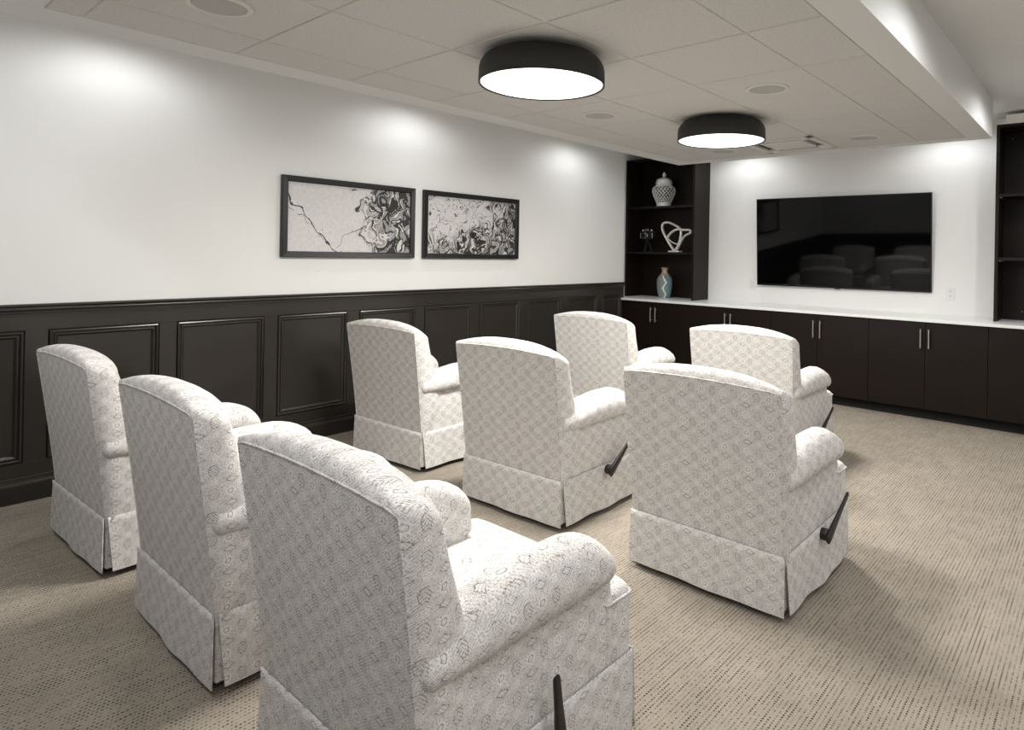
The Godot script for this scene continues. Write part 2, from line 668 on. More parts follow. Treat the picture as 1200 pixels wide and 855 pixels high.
func build_dropped_ceiling() -> void:
	var root := struct_node("ceiling_dropped")
	var x0 := 1.10
	var x1 := 3.575
	var z0 := 0.375
	var z1 := 5.497
	var b := MB.new()
	b.box(V(XL, H, ZF), V(x0, HT, ZB))
	b.box(V(x1, H, ZF), V(XR, HT, ZB))
	b.box(V(x0, H, ZF), V(x1, HT, z0))
	b.box(V(x0, H, z1), V(x1, HT, ZB))
	obj("bulkhead", b, M.wall_drop, root)
	obj("backing", MB.new().box(V(x0, H + 0.05, z0), V(x1, HT, z1)), M.ceiling, root)
	var xs := [x0, 1.4145, 2.024, 2.634, 3.243, x1]
	var zs := [z0]
	for k in range(7, -2, -1):
		zs.append(4.7616 - 0.6096 * k)
	zs.append(z1)
	var g := MB.new()
	for i in xs.size():
		var hw := 0.010
		g.box(V(xs[i] - hw, H + 0.006, z0), V(xs[i] + hw, H + 0.03, z1))
	for k in zs.size():
		g.box(V(x0, H + 0.0065, zs[k] - 0.010), V(x1, H + 0.03, zs[k] + 0.010))
	obj("suspension_grid", g, M.grid, root)
	var shared := {}
	for i in xs.size() - 1:
		for k in zs.size() - 1:
			if i == 2 and k == 1:
				continue               # the air cassette sits in this cell
			var sx: float = xs[i + 1] - xs[i]
			var sz: float = zs[k + 1] - zs[k]
			var key := "%.3f %.3f" % [sx, sz]
			if not shared.has(key):
				shared[key] = MB.new().box(V(-sx / 2 + 0.005, 0, -sz / 2 + 0.005), V(sx / 2 - 0.005, 0.016, sz / 2 - 0.005), 0.003).mesh()
			var o := obj("tile", shared[key], M.tile, root)
			o.position = V((xs[i] + xs[i + 1]) / 2, H + 0.001, (zs[k] + zs[k + 1]) / 2)


# a run of panelling: s along the wall, y up, n out of the wall
func wainscot(root: Node3D, length: float, spans: Array) -> void:
	var y0 := 0.207
	var y1 := 0.910
	obj("backing_board", MB.new().box(V(0, 0, 0), V(length, 1.0, 0.008)), M.panel, root)
	obj("top_rail", MB.new().box(V(0, y1, 0.004), V(length, 0.99, 0.020), 0.001), M.panel, root)
	obj("bottom_rail", MB.new().box(V(0, 0.10, 0.004), V(length, y0, 0.020), 0.001), M.panel, root)
	var prev := 0.0
	for k in spans.size() + 1:
		var nxt: float = spans[k][0] if k < spans.size() else length
		if nxt - prev > 0.005:
			obj("stile", MB.new().box(V(prev, y0, 0.004), V(nxt, y1, 0.020), 0.001), M.panel, root)
		if k < spans.size():
			prev = spans[k][1]
	# moulding profile: distance inwards, height off the wall
	var prof := [Vector2(0.002, 0.006), Vector2(0.004, 0.018), Vector2(0.008, 0.027), Vector2(0.014, 0.029), Vector2(0.019, 0.025), Vector2(0.0215, 0.015), Vector2(0.0245, 0.015), Vector2(0.027, 0.0215), Vector2(0.032, 0.0225), Vector2(0.039, 0.016), Vector2(0.044, 0.0085)]
	for sp in spans:
		var m := MB.new()
		var rows := []
		for p in prof:
			var a: float = sp[0] + p.x
			var c: float = sp[1] - p.x
			rows.append(PackedVector3Array([V(a, y0 + p.x, p.y), V(c, y0 + p.x, p.y), V(c, y1 - p.x, p.y), V(a, y1 - p.x, p.y)]))
		for i in rows.size() - 1:
			for j in 4:
				m.quad(rows[i][j], rows[i][(j + 1) % 4], rows[i + 1][(j + 1) % 4], rows[i + 1][j], -1)
		# facing out of the wall
		for i in range(0, m.v.size(), 3):
			if (m.v[i + 1] - m.v[i]).cross(m.v[i + 2] - m.v[i]).z > 0:
				var t := m.v[i + 1]
				m.v[i + 1] = m.v[i + 2]; m.v[i + 2] = t
		obj("panel_moulding", m, M.panel, root)
		obj("panel_field", MB.new().box(V(sp[0] + 0.03, y0 + 0.03, 0.004), V(sp[1] - 0.03, y1 - 0.03, 0.010)), M.panel, root)


func along(prof: PackedVector2Array, length: float) -> MB:
	# profile (n, y) pulled along s
	var m := MB.new().extrude(prof, 0, length)
	for i in m.v.size():
		var p := m.v[i]
		m.v[i] = V(p.z, p.y, p.x)
	m.fix(0)
	return m


func build_panelling() -> void:
	var left := []
	var zr := [[5.97, 6.48], [5.358, 5.87], [4.736, 5.2625], [4.115, 4.644], [3.5045, 4.026], [2.897, 3.407], [2.291, 2.804], [1.687, 2.198], [1.088, 1.588], [0.472, 0.988], [0.03, 0.381]]
	for r in zr:
		left.append([ZBACK - r[1], ZBACK - r[0]])
	var back := []
	for k in 10:
		back.append([0.06 + 0.613 * k, 0.06 + 0.613 * k + 0.52])
	var rail := PackedVector2Array([Vector2(0, 1.050), Vector2(0.031, 1.050), Vector2(0.0345, 1.0485), Vector2(0.036, 1.045), Vector2(0.036, 1.039), Vector2(0.029, 1.0365)])
	for k in 13:
		var a := deg_to_rad(95.0 - 15.0 * k)
		rail.append(Vector2(0.025 + 0.012 * cos(a), 1.023 + 0.012 * sin(a)))
	for p in [Vector2(0.026, 1.004), Vector2(0.024, 0.998), Vector2(0.023, 0.984), Vector2(0, 0.984)]:
		rail.append(p)
	var base := PackedVector2Array([Vector2(0, 0.134), Vector2(0.022, 0.133), Vector2(0.025, 0.129), Vector2(0.025, 0.120), Vector2(0.028, 0.108), Vector2(0.034, 0.098), Vector2(0.036, 0.092), Vector2(0.036, 0.0), Vector2(0, 0.0)])
	for side in ["left", "back"]:
		var o := Basis(V(0, 0, -1), Vector3.UP, V(1, 0, 0)) if side == "left" else Basis(V(-1, 0, 0), Vector3.UP, V(0, 0, -1))
		var at := V(0, 0, ZBACK) if side == "left" else V(XRIGHT, 0, ZBACK)
		var length := ZBACK + 0.025 if side == "left" else XRIGHT
		var w := struct_node("trim_1" if side == "left" else "trim_2")
		w.transform = Transform3D(o, at)
		wainscot(w, length, left if side == "left" else back)
		obj("chair_rail", along(rail, length), M.panel, w)
		var b := obj("baseboard_" + side, along(base, length), M.panel)
		b.transform = Transform3D(o, at)
		b.set_meta("kind", "structure")


# ------------------------------------------------------------------ joinery along the television wall
func build_cabinets() -> void:
	var xs := [0.004, 0.932, 1.854, 2.777, 3.699, 4.621]
	var names := ["dark wood base cabinet in the corner below the left shelves", "dark wood base cabinet second from the panelled wall, left of the screen's middle", "dark wood base cabinet under the middle of the television", "dark wood base cabinet under the right end of the television", "dark wood base cabinet below the empty right shelves"]
	for k in 5:
		var a: float = xs[k]
		var b: float = xs[k + 1]
		var t := thing("base_cabinet", names[k], "cabinet", V(a, 0, 0), "base cabinets along the television wall")
		var w := b - a
		obj("body", MB.new().box(V(0.001, 0.085, ZW + 0.002), V(w - 0.001, 0.842, -0.021)), M.wood, t)
		obj("toe_kick", MB.new().box(V(0.001, 0, ZW + 0.002), V(w - 0.001, 0.085, -0.07)), M.toe, t)
		for j in 2:
			var d0 := 0.0015 + j * w / 2
			var d1 := (j + 1) * w / 2 - 0.0015
			var d := obj("door", MB.new().box(V(d0, 0.095, -0.020), V(d1, 0.838, 0.0), 0.001), M.wood, t)
			var hx := w / 2 + (-0.032 if j == 0 else 0.032)
			var hm := MB.new()
			hm.tube(PackedVector3Array([V(hx, 0.618, 0.032), V(hx, 0.782, 0.032)]), 0.0065, 12)
			hm.tube(PackedVector3Array([V(hx, 0.640, 0.0), V(hx, 0.640, 0.032)]), 0.004, 8)
			hm.tube(PackedVector3Array([V(hx, 0.760, 0.0), V(hx, 0.760, 0.032)]), 0.004, 8)
			obj("handle", hm, M.steel, d).set_meta("label", "brushed steel bar handle")
	var top := obj("worktop", MB.new().box(V(0.002, 0.8425, ZW + 0.002), V(4.625, CT, 0.022), 0.002), M.quartz)
	tag(top, "long white stone worktop over the dark base cabinets", "worktop")
	var et := MB.new().box(V(-0.139, 0.8425, ZW + 0.002), V(0.001, CT, -0.031), 0.001)
	obj("corner_infill", et, M.quartz, top)


func bookcase(label: String, x0: float, x1: float, shelves: Array, flip: bool) -> void:
	var t := thing("bookcase", label, "bookcase", V(x0, CT, 0), "dark shelves standing on the worktop")
	var w := x1 - x0
	var zf := -0.25
	var zb := ZW + 0.003
	var hh := 2.52 - CT
	obj("side_panel", MB.new().box(V(0, 0, zb), V(0.025, hh, zf), 0.001), M.wood, t)
	obj("side_panel", MB.new().box(V(w - 0.025, 0, zb), V(w, hh, zf), 0.001), M.wood, t)
	obj("back_panel", MB.new().box(V(0.025, 0, zb), V(w - 0.025, hh - 0.025, zb + 0.012)), M.wood, t)
	obj("top_panel", MB.new().box(V(0.025, hh - 0.025, zb), V(w - 0.025, hh, zf), 0.001), M.wood, t)
	for y in shelves:
		obj("shelf", MB.new().box(V(0.026, y - CT - 0.025, zb + 0.012), V(w - 0.026, y - CT, zf - 0.004), 0.001), M.wood, t)
	var pins := MB.new()
	var sides := [[0.0255, 1.0], [w - 0.0255, -1.0]]
	for sd in sides:
		for z in [zf - 0.045, zb + 0.06]:
			for k in 46:
				var y := 0.06 + k * 0.033
				pins.box(V(sd[0] - 0.0005, y - 0.003, z - 0.003), V(sd[0] + 0.0008, y + 0.003, z + 0.003))
	var p := obj("shelf_pin_holes", pins, M.pin, t)
	p.set_meta("kind", "stuff")
	if flip:
		for q in [[0.17, 0.075], [0.20, 0.02], [0.17, hh - 0.11], [0.08, hh - 0.075]]:
			obj("screw_cap", MB.new().lathe(PackedVector2Array([Vector2(0, 0.003), Vector2(0.006, 0.002), Vector2(0.007, 0.0), Vector2(0, 0)]), Vector3.ZERO, 10), M.brass, t).transform = Transform3D(Basis(Vector3.RIGHT, PI / 2), V(q[0], q[1], zb + 0.012))
		for y in shelves:
			for z in [zf - 0.045, zb + 0.06]:
				obj("shelf_pin", MB.new().box(V(0.025, y - CT - 0.034, z - 0.006), V(0.042, y - CT - 0.026, z + 0.006), 0.001), M.chrome, t)


func build_bookcases() -> void:
	bookcase("dark wood bookcase in the left corner holding jar, camera, sculpture and vase", -0.132, 0.822, [1.952, 1.412], false)
	bookcase("empty dark wood bookcase right of the television", 3.700, 4.621, [1.940, 1.406], true)
	struct_box("trim_3", V(3.765, 2.521, ZW), V(4.621, 2.597, -0.252), M.wall)


# ------------------------------------------------------------------ television and wall fittings
func build_television() -> void:
	var w := 1.712
	var h := 0.936
	var t := thing("television", "large flat black television mounted on the white wall", "television", V(2.312, 1.536, -0.525))
	t.rotation = Vector3(TV_TILT, TV_TURN, 0)
	var b := MB.new()
	b.box(V(-w / 2, -h / 2, -0.022), V(w / 2, h / 2, -0.003), 0.002)
	obj("casing", b, M.black, t)
	var z := MB.new()
	z.box(V(-w / 2, -h / 2, -0.003), V(-w / 2 + 0.008, h / 2, 0.002), 0.001)
	z.box(V(w / 2 - 0.008, -h / 2, -0.003), V(w / 2, h / 2, 0.002), 0.001)
	z.box(V(-w / 2 + 0.008, h / 2 - 0.008, -0.003), V(w / 2 - 0.008, h / 2, 0.002), 0.001)
	z.box(V(-w / 2 + 0.008, -h / 2, -0.003), V(w / 2 - 0.008, -h / 2 + 0.018, 0.002), 0.001)
	obj("bezel", z, M.bezel, t)
	obj("screen", MB.new().box(V(-w / 2 + 0.008, -h / 2 + 0.018, -0.004), V(w / 2 - 0.008, h / 2 - 0.008, -0.001)), M.screen, t)
	obj("sensor_bump", MB.new().box(V(-0.028, -h / 2 - 0.008, -0.012), V(0.028, -h / 2 + 0.006, 0.003), 0.003), M.black, t)
	obj("rear_housing", MB.new().box(V(-0.45, -0.30, -0.038), V(0.45, 0.15, -0.022), 0.006), M.black, t)


const TV_TILT := 0.060
const TV_TURN := 0.021


func outlet(x: float, y: float, label: String) -> void:
	var t := thing("wall_outlet", label, "outlet", V(x, y, ZW), "white wall outlets beside the television")
	obj("cover_plate", MB.new().box(V(-0.038, -0.059, 0), V(0.038, 0.059, 0.006), 0.002), M.white, t)
	for k in [-1, 1]:
		var s := obj("socket", MB.new().box(V(-0.017, k * 0.022 - 0.015, 0.005), V(0.017, k * 0.022 + 0.015, 0.0085), 0.002), M.white, t)
		var q := MB.new()
		q.box(V(-0.009, k * 0.022 - 0.001, 0.008), V(-0.0065, k * 0.022 + 0.009, 0.0088))
		q.box(V(0.0065, k * 0.022 - 0.001, 0.008), V(0.009, k * 0.022 + 0.009, 0.0088))
		q.box(V(-0.0025, k * 0.022 - 0.010, 0.008), V(0.0025, k * 0.022 - 0.005, 0.0088))
		obj("slots", q, M.grille_dark, s)


func picture(label: String, za: float, zb: float, kind: int) -> void:
	var yc := 1.598
	var hy := 0.2865
	var zc := (za + zb) / 2
	var hz := absf(zb - za) / 2
	var t := thing("framed_print", label, "picture", V(0, yc, zc), "framed marbled prints on the long wall")
	t.rotation.y = PI / 2                # local x runs towards -z, local z out of the wall
	var fw := 0.042
	var m := MB.new()
	var prof := [Vector2(0, 0.001), Vector2(0, 0.034), Vector2(0.003, 0.037), Vector2(fw - 0.006, 0.033), Vector2(fw, 0.028), Vector2(fw, 0.016), Vector2(fw, 0.001)]
	var rows := []
	for p in prof:
		rows.append(PackedVector3Array([V(-hz + p.x, -hy + p.x, p.y), V(hz - p.x, -hy + p.x, p.y), V(hz - p.x, hy - p.x, p.y), V(-hz + p.x, hy - p.x, p.y)]))
	rows.append(rows[0])
	for i in rows.size() - 1:
		for j in 4:
			m.quad(rows[i][j], rows[i][(j + 1) % 4], rows[i + 1][(j + 1) % 4], rows[i + 1][j], -1)
	m.fix(0)
	obj("frame", m, M.frame, t)
	var st := SurfaceTool.new()
	st.begin(Mesh.PRIMITIVE_TRIANGLES)
	var ax := hz - fw + 0.002
	var ay := hy - fw + 0.002
	var q := [[-ax, ay, 0, 0], [ax, ay, 1, 0], [ax, -ay, 1, 1], [-ax, -ay, 0, 1]]
	for i in [0, 1, 2, 0, 2, 3]:
		st.set_uv(Vector2(q[i][2], q[i][3]))
		st.set_normal(Vector3.BACK)
		st.add_vertex(V(q[i][0], q[i][1], 0.0185))
	var pm := plain(Color.WHITE, 0.5)
	pm.albedo_texture = marble_texture(kind)
	obj("print", st.commit(), pm, t)
	obj("backing_card", MB.new().box(V(-ax, -ay, 0.002), V(ax, ay, 0.0180)), M.frame, t)


func speaker(x: float, z: float, label: String) -> void:
	var t := thing("ceiling_speaker", label, "speaker", V(x, H, z), "round speakers in the tiled ceiling")
	obj("rim", MB.new().lathe(PackedVector2Array([Vector2(0.098, 0.002), Vector2(0.100, -0.006), Vector2(0.108, -0.008), Vector2(0.120, -0.004), Vector2(0.122, 0.002), Vector2(0.098, 0.002)]), Vector3.ZERO, 40), M.rim, t)
	obj("grille", MB.new().lathe(PackedVector2Array([Vector2(0, 0.002), Vector2(0.099, 0.002), Vector2(0.099, -0.004), Vector2(0.09, -0.0055), Vector2(0, -0.006)]), Vector3.ZERO, 40), M.grille, t)


func air_cassette() -> void:
	var cx := 2.329
	var cz := 0.799
	var t := thing("air_cassette", "square white ceiling air unit with dark slots near the television", "air vent", V(cx, H, cz))
	var r := 0.298
	var f := MB.new()
	for k in 4:
		var a := MB.new()
		a.box(V(-r, -0.010, r - 0.045), V(r, 0.012, r), 0.003)
		var b := Basis(Vector3.UP, k * PI / 2)
		for i in a.v.size():
			f.v.append(b * a.v[i]); f.s.append(a.s[i]); f.c.append(Color.WHITE)
	obj("outer_frame", f, M.rim, t)
	obj("well", MB.new().box(V(-0.255, 0.040, -0.255), V(0.255, 0.048, 0.255)), M.slot, t)
	obj("centre_panel", MB.new().box(V(-0.175, -0.008, -0.175), V(0.175, 0.036, 0.175), 0.005), M.rim, t)
	for k in 4:
		var v := obj("louvre", MB.new().box(V(-0.16, 0.012, 0.205), V(0.16, 0.016, 0.226), 0.001), M.rim, t)
		v.transform = Transform3D(Basis(Vector3.UP, k * PI / 2), Vector3.ZERO)
		var c := obj("corner_cover", MB.new().box(V(0.178, -0.007, 0.178), V(0.252, 0.012, 0.252), 0.003), M.rim, t)
		c.transform = Transform3D(Basis(Vector3.UP, k * PI / 2), Vector3.ZERO)


# ------------------------------------------------------------------ ornaments
func ginger_jar() -> void:
	var t := thing("ginger_jar", "white openwork ginger jar with a pointed lid on the upper shelf", "jar", V(0.300, 1.952, -0.42))
	var r := func(y: float) -> float:
		# body radius at height y (0 .. 0.262)
		var p := [[0.0, 0.088], [0.02, 0.086], [0.05, 0.090], [0.09, 0.108], [0.14, 0.130], [0.185, 0.143], [0.22, 0.138], [0.245, 0.118], [0.262, 0.092]]
		for i in p.size() - 1:
			if y <= p[i + 1][0]:
				return lerpf(p[i][1], p[i + 1][1], smoothstep(0.0, 1.0, (y - p[i][0]) / (p[i + 1][0] - p[i][0])) * 0.5 + 0.5 * (y - p[i][0]) / (p[i + 1][0] - p[i][0]))
		return 0.09
	var foot := PackedVector2Array([Vector2(0, 0.0), Vector2(0.09, 0.0), Vector2(0.092, 0.008)])
	for k in 5:
		foot.append(Vector2(r.call(0.02 + 0.008 * k), 0.02 + 0.008 * k))
	foot.append(Vector2(0.05, 0.05)); foot.append(Vector2(0, 0.03))
	obj("foot", MB.new().lathe(foot, Vector3.ZERO, 36), M.porcelain, t)
	# pierced wall: every cell of the net is a frame round a lozenge opening
	var m := MB.new()
	var nu := 20
	var nv := 8
	for i in nv:
		for j in nu:
			var ya := 0.05 + 0.19 * i / nv
			var yb := 0.05 + 0.19 * (i + 1) / nv
			var a0 := TAU * (j + 0.5 * (i % 2)) / nu
			var a1 := TAU * (j + 1 + 0.5 * (i % 2)) / nu
			var p := func(a: float, y: float, inset: float) -> Vector3:
				var q: float = r.call(y) - inset
				return V(cos(a) * q, y, sin(a) * q)
			var am := (a0 + a1) / 2
			var ym := (ya + yb) / 2
			var oc := [p.call(a0, ya, 0.0), p.call(am, ya, 0.0), p.call(a1, ya, 0.0), p.call(a1, ym, 0.0), p.call(a1, yb, 0.0), p.call(am, yb, 0.0), p.call(a0, yb, 0.0), p.call(a0, ym, 0.0)]
			var k := 0.36
			var ii := []
			var io := []
			for e in [[-k, -k], [0, -k * 1.25], [k, -k], [k * 1.25, 0], [k, k], [0, k * 1.25], [-k, k], [-k * 1.25, 0]]:
				ii.append(p.call(am + e[0] * (a1 - a0), ym + e[1] * (yb - ya), 0.0))
				io.append(p.call(am + e[0] * (a1 - a0), ym + e[1] * (yb - ya), 0.006))
			for e in 8:
				var f := (e + 1) % 8
				m.quad(oc[e], ii[e], ii[f], oc[f], -1)
				m.quad(ii[e], io[e], io[f], ii[f], -1)
	obj("pierced_wall", m, M.porcelain, t)
	var sh := PackedVector2Array([Vector2(0.05, 0.24)])
	for k in 4:
		sh.append(Vector2(r.call(0.24 + 0.007 * k), 0.24 + 0.007 * k))
	sh.append(Vector2(0.090, 0.268)); sh.append(Vector2(0.0, 0.268))
	obj("shoulder", MB.new().lathe(sh, Vector3.ZERO, 36), M.porcelain, t)
	var lid := PackedVector2Array([Vector2(0, 0.268), Vector2(0.098, 0.268), Vector2(0.104, 0.276), Vector2(0.100, 0.286), Vector2(0.094, 0.300), Vector2(0.098, 0.308), Vector2(0.088, 0.326), Vector2(0.062, 0.342), Vector2(0.034, 0.350), Vector2(0.02, 0.354), Vector2(0, 0.356)])
	var l := obj("lid", MB.new().lathe(lid, Vector3.ZERO, 36), M.porcelain, t)
	obj("finial", MB.new().lathe(PackedVector2Array([Vector2(0, 0.350), Vector2(0.018, 0.352), Vector2(0.014, 0.360), Vector2(0.022, 0.374), Vector2(0.024, 0.386), Vector2(0.016, 0.402), Vector2(0.006, 0.416), Vector2(0, 0.422)]), Vector3.ZERO, 20), M.porcelain, l)


func toy_camera() -> void:
	var t := thing("model_camera", "small vintage model camera on a short black tripod on the middle shelf", "camera", V(0.075, 1.412, -0.42))
	var b := MB.new()
	b.box(V(-0.092, 0.150, -0.030), V(0.092, 0.245, 0.030), 0.008)
	obj("body", b, M.camera_body, t)
	var tp := MB.new()
	tp.box(V(-0.090, 0.245, -0.028), V(0.090, 0.256, 0.028), 0.004)
	tp.box(V(-0.028, 0.256, -0.022), V(0.028, 0.282, 0.024), 0.004)
	obj("top_plate", tp, M.chrome, t)
	for x in [-0.065, 0.06]:
		obj("dial", MB.new().lathe(PackedVector2Array([Vector2(0, 0.256), Vector2(0.017, 0.256), Vector2(0.017, 0.270), Vector2(0, 0.271)]), V(x, 0, 0), 16, -1), M.chrome, t)
	var l := MB.new().lathe(PackedVector2Array([Vector2(0, 0.0), Vector2(0.036, 0.0), Vector2(0.036, 0.02), Vector2(0.030, 0.022), Vector2(0.030, 0.042), Vector2(0.025, 0.044), Vector2(0.022, 0.036), Vector2(0, 0.034)]), Vector3.ZERO, 24, -1)
	var lens := obj("lens", l, M.chrome, t)
	lens.transform = Transform3D(Basis(Vector3.RIGHT, PI / 2), V(0, 0.198, 0.030))
	obj("lens_glass", MB.new().lathe(PackedVector2Array([Vector2(0, 0.030), Vector2(0.0215, 0.030), Vector2(0.021, 0.037), Vector2(0, 0.040)]), Vector3.ZERO, 20), M.glass, lens)
	for x in [-0.085, 0.085]:
		obj("side_band", MB.new().box(V(x - 0.008, 0.165, -0.032), V(x + 0.008, 0.232, 0.032), 0.003), M.chrome, t)
	obj("tripod_head", MB.new().box(V(-0.022, 0.125, -0.022), V(0.022, 0.150, 0.022), 0.004), M.black, t)
	for k in 3:
		var a := TAU * k / 3.0 + PI / 2
		obj("tripod_leg", MB.new().tube(PackedVector3Array([V(cos(a) * 0.012, 0.130, sin(a) * 0.012), V(cos(a) * 0.058, 0.003, sin(a) * 0.058)]), 0.0055, 8), M.grille_dark, t)


func sculpture() -> void:
	var t := thing("loop_sculpture", "silver abstract sculpture of looping ribbons on the middle shelf", "sculpture", V(0.470, 1.412, -0.42))
	obj("plinth", MB.new().box(V(-0.075, 0, -0.035), V(0.075, 0.018, 0.035), 0.003), M.silver, t)
	var loop := func(called: String, pts: Array, closed: bool, w: float, th: float) -> void:
		var c := Curve3D.new()
		var n := pts.size()
		for i in n:
			var p: Vector3 = pts[i]
			var a: Vector3 = pts[(i + n - 1) % n] if (closed or i > 0) else p
			var b: Vector3 = pts[(i + 1) % n] if (closed or i < n - 1) else p
			var d := (b - a) / 6.0
			c.add_point(p, -d, d)
		if closed:
			c.add_point(pts[0], -(pts[1] - pts[n - 1]) / 6.0, (pts[1] - pts[n - 1]) / 6.0)
		var path := c.tessellate_even_length(5, 0.008)
		var rows := []
		var m := path.size()
		for i in m:
			var d := (path[mini(i + 1, m - 1)] - path[maxi(i - 1, 0)]).normalized()
			var side := d.cross(Vector3.BACK).normalized()
			var q := Vector3.BACK
			var ring := PackedVector3Array()
			for j in 12:
				var a := TAU * j / 12
				ring.append(path[i] + side * cos(a) * th + q * sin(a) * w)
			rows.append(ring)
		var mb := MB.new()
		mb.grid(rows, 0, true)
		if not closed:
			mb.fan(rows[0], path[0]); mb.fan(rows[m - 1], path[m - 1])
		mb.fix(0)
		obj(called, mb, M.silver, t)
	loop.call("ribbon_loop", [V(0.0, 0.02, 0), V(0.055, 0.10, 0.008), V(0.085, 0.20, 0.012), V(0.070, 0.275, 0.005), V(-0.02, 0.325, -0.005), V(-0.115, 0.355, -0.012), V(-0.180, 0.335, -0.008), V(-0.175, 0.26, 0.0), V(-0.11, 0.15, 0.0), V(-0.05, 0.065, 0.0)], true, 0.022, 0.014)
	loop.call("ribbon_arm", [V(-0.105, 0.165, 0.014), V(-0.05, 0.225, 0.022), V(0.035, 0.268, 0.024), V(0.125, 0.262, 0.02), V(0.205, 0.258, 0.014), V(0.212, 0.225, 0.012), V(0.155, 0.200, 0.014), V(0.105, 0.150, 0.012), V(0.050, 0.06, 0.006), V(0.008, 0.018, 0.0)], false, 0.020, 0.0135)
	loop.call("ribbon_brace", [V(-0.105, 0.165, 0.0), V(-0.03, 0.115, 0.004), V(0.045, 0.100, 0.006), V(0.072, 0.16, 0.008)], false, 0.016, 0.008)


func vase() -> void:
	var t := thing("vase", "grey ceramic bottle vase with teal and white streaks on the worktop", "vase", V(0.333, CT, -0.42))
	var prof := [[0.0, 0.062], [0.004, 0.066], [0.05, 0.080], [0.11, 0.090], [0.17, 0.094], [0.215, 0.092], [0.25, 0.078], [0.275, 0.055], [0.295, 0.038], [0.32, 0.033], [0.345, 0.037], [0.362, 0.046]]
	var rr := func(y: float) -> float:
		for i in prof.size() - 1:
			if y <= prof[i + 1][0]:
				return lerpf(prof[i][1], prof[i + 1][1], (y - prof[i][0]) / (prof[i + 1][0] - prof[i][0]))
		return 0.046
	var m := MB.new()
	m.colored = true
	var nu := 64
	var nv := 60
	var ns := noise(14.0, 2, 6)
	for i in nv:
		for j in nu:
			var ya := 0.362 * i / nv
			var yb := 0.362 * (i + 1) / nv
			var a0 := TAU * j / nu
			var a1 := TAU * (j + 1) / nu
			var y := (ya + yb) / 2
			# angle measured from the side that faces the room
			var a := wrapf((a0 + a1) / 2 - 0.95, -PI, PI)
			var n := ns.get_noise_3d(cos(a), y * 6.0, sin(a))
			var cc := Color(0.215, 0.235, 0.235) * (1.0 + 0.25 * n)
			var zig := absf(fposmod(y * 7.0 + 0.2, 1.0) - 0.5) * 0.9
			if absf(a + 0.15 - zig) < 0.10:
				cc = Color(0.72, 0.72, 0.70)
			elif absf(a + 0.38 - zig) < 0.09:
				cc = Color(0.07, 0.26, 0.28)
			elif absf(a + 0.85 - zig) < 0.12 and y < 0.24:
				cc = Color(0.09, 0.30, 0.32)
			elif absf(a + 1.3 + zig) < 0.14 and y < 0.2:
				cc = Color(0.08, 0.24, 0.26)
			if y > 0.295 + 0.012 * n:
				cc = Color(0.40, 0.28, 0.19)
			elif y > 0.268 + 0.02 * n:
				cc = Color(0.36, 0.30, 0.25)
			m.col = cc
			var ra: float = rr.call(ya)
			var rb: float = rr.call(yb)
			m.quad(V(cos(a0) * ra, ya, sin(a0) * ra), V(cos(a1) * ra, ya, sin(a1) * ra), V(cos(a1) * rb, yb, sin(a1) * rb), V(cos(a0) * rb, yb, sin(a0) * rb), 0)
	m.fix(0)
	var vm := plain(Color.WHITE, 0.25)
	vm.vertex_color_use_as_albedo = true
	obj("body", m, vm, t)
	obj("inner_wall", MB.new().lathe(PackedVector2Array([Vector2(0.046, 0.362), Vector2(0.043, 0.364), Vector2(0.034, 0.345), Vector2(0.029, 0.32), Vector2(0.034, 0.295), Vector2(0, 0.26)]), Vector3.ZERO, 32), M.frame, t)
	obj("foot", MB.new().lathe(PackedVector2Array([Vector2(0, 0), Vector2(0.062, 0), Vector2(0.064, 0.004), Vector2(0, 0.004)]), Vector3.ZERO, 32, -1), M.frame, t)


# ------------------------------------------------------------------ the recliner
# local frame: z = 0 at the foot of the back skirt, the sitter looks along -z
func back_z(y: float) -> float:
	return 0.078 * pow(maxf(0.0, (y - 0.22)) / 0.65, 1.15)


func back_w(y: float) -> float:
	return 0.345 + 0.012 * smoothstep(0.25, 0.9, y)


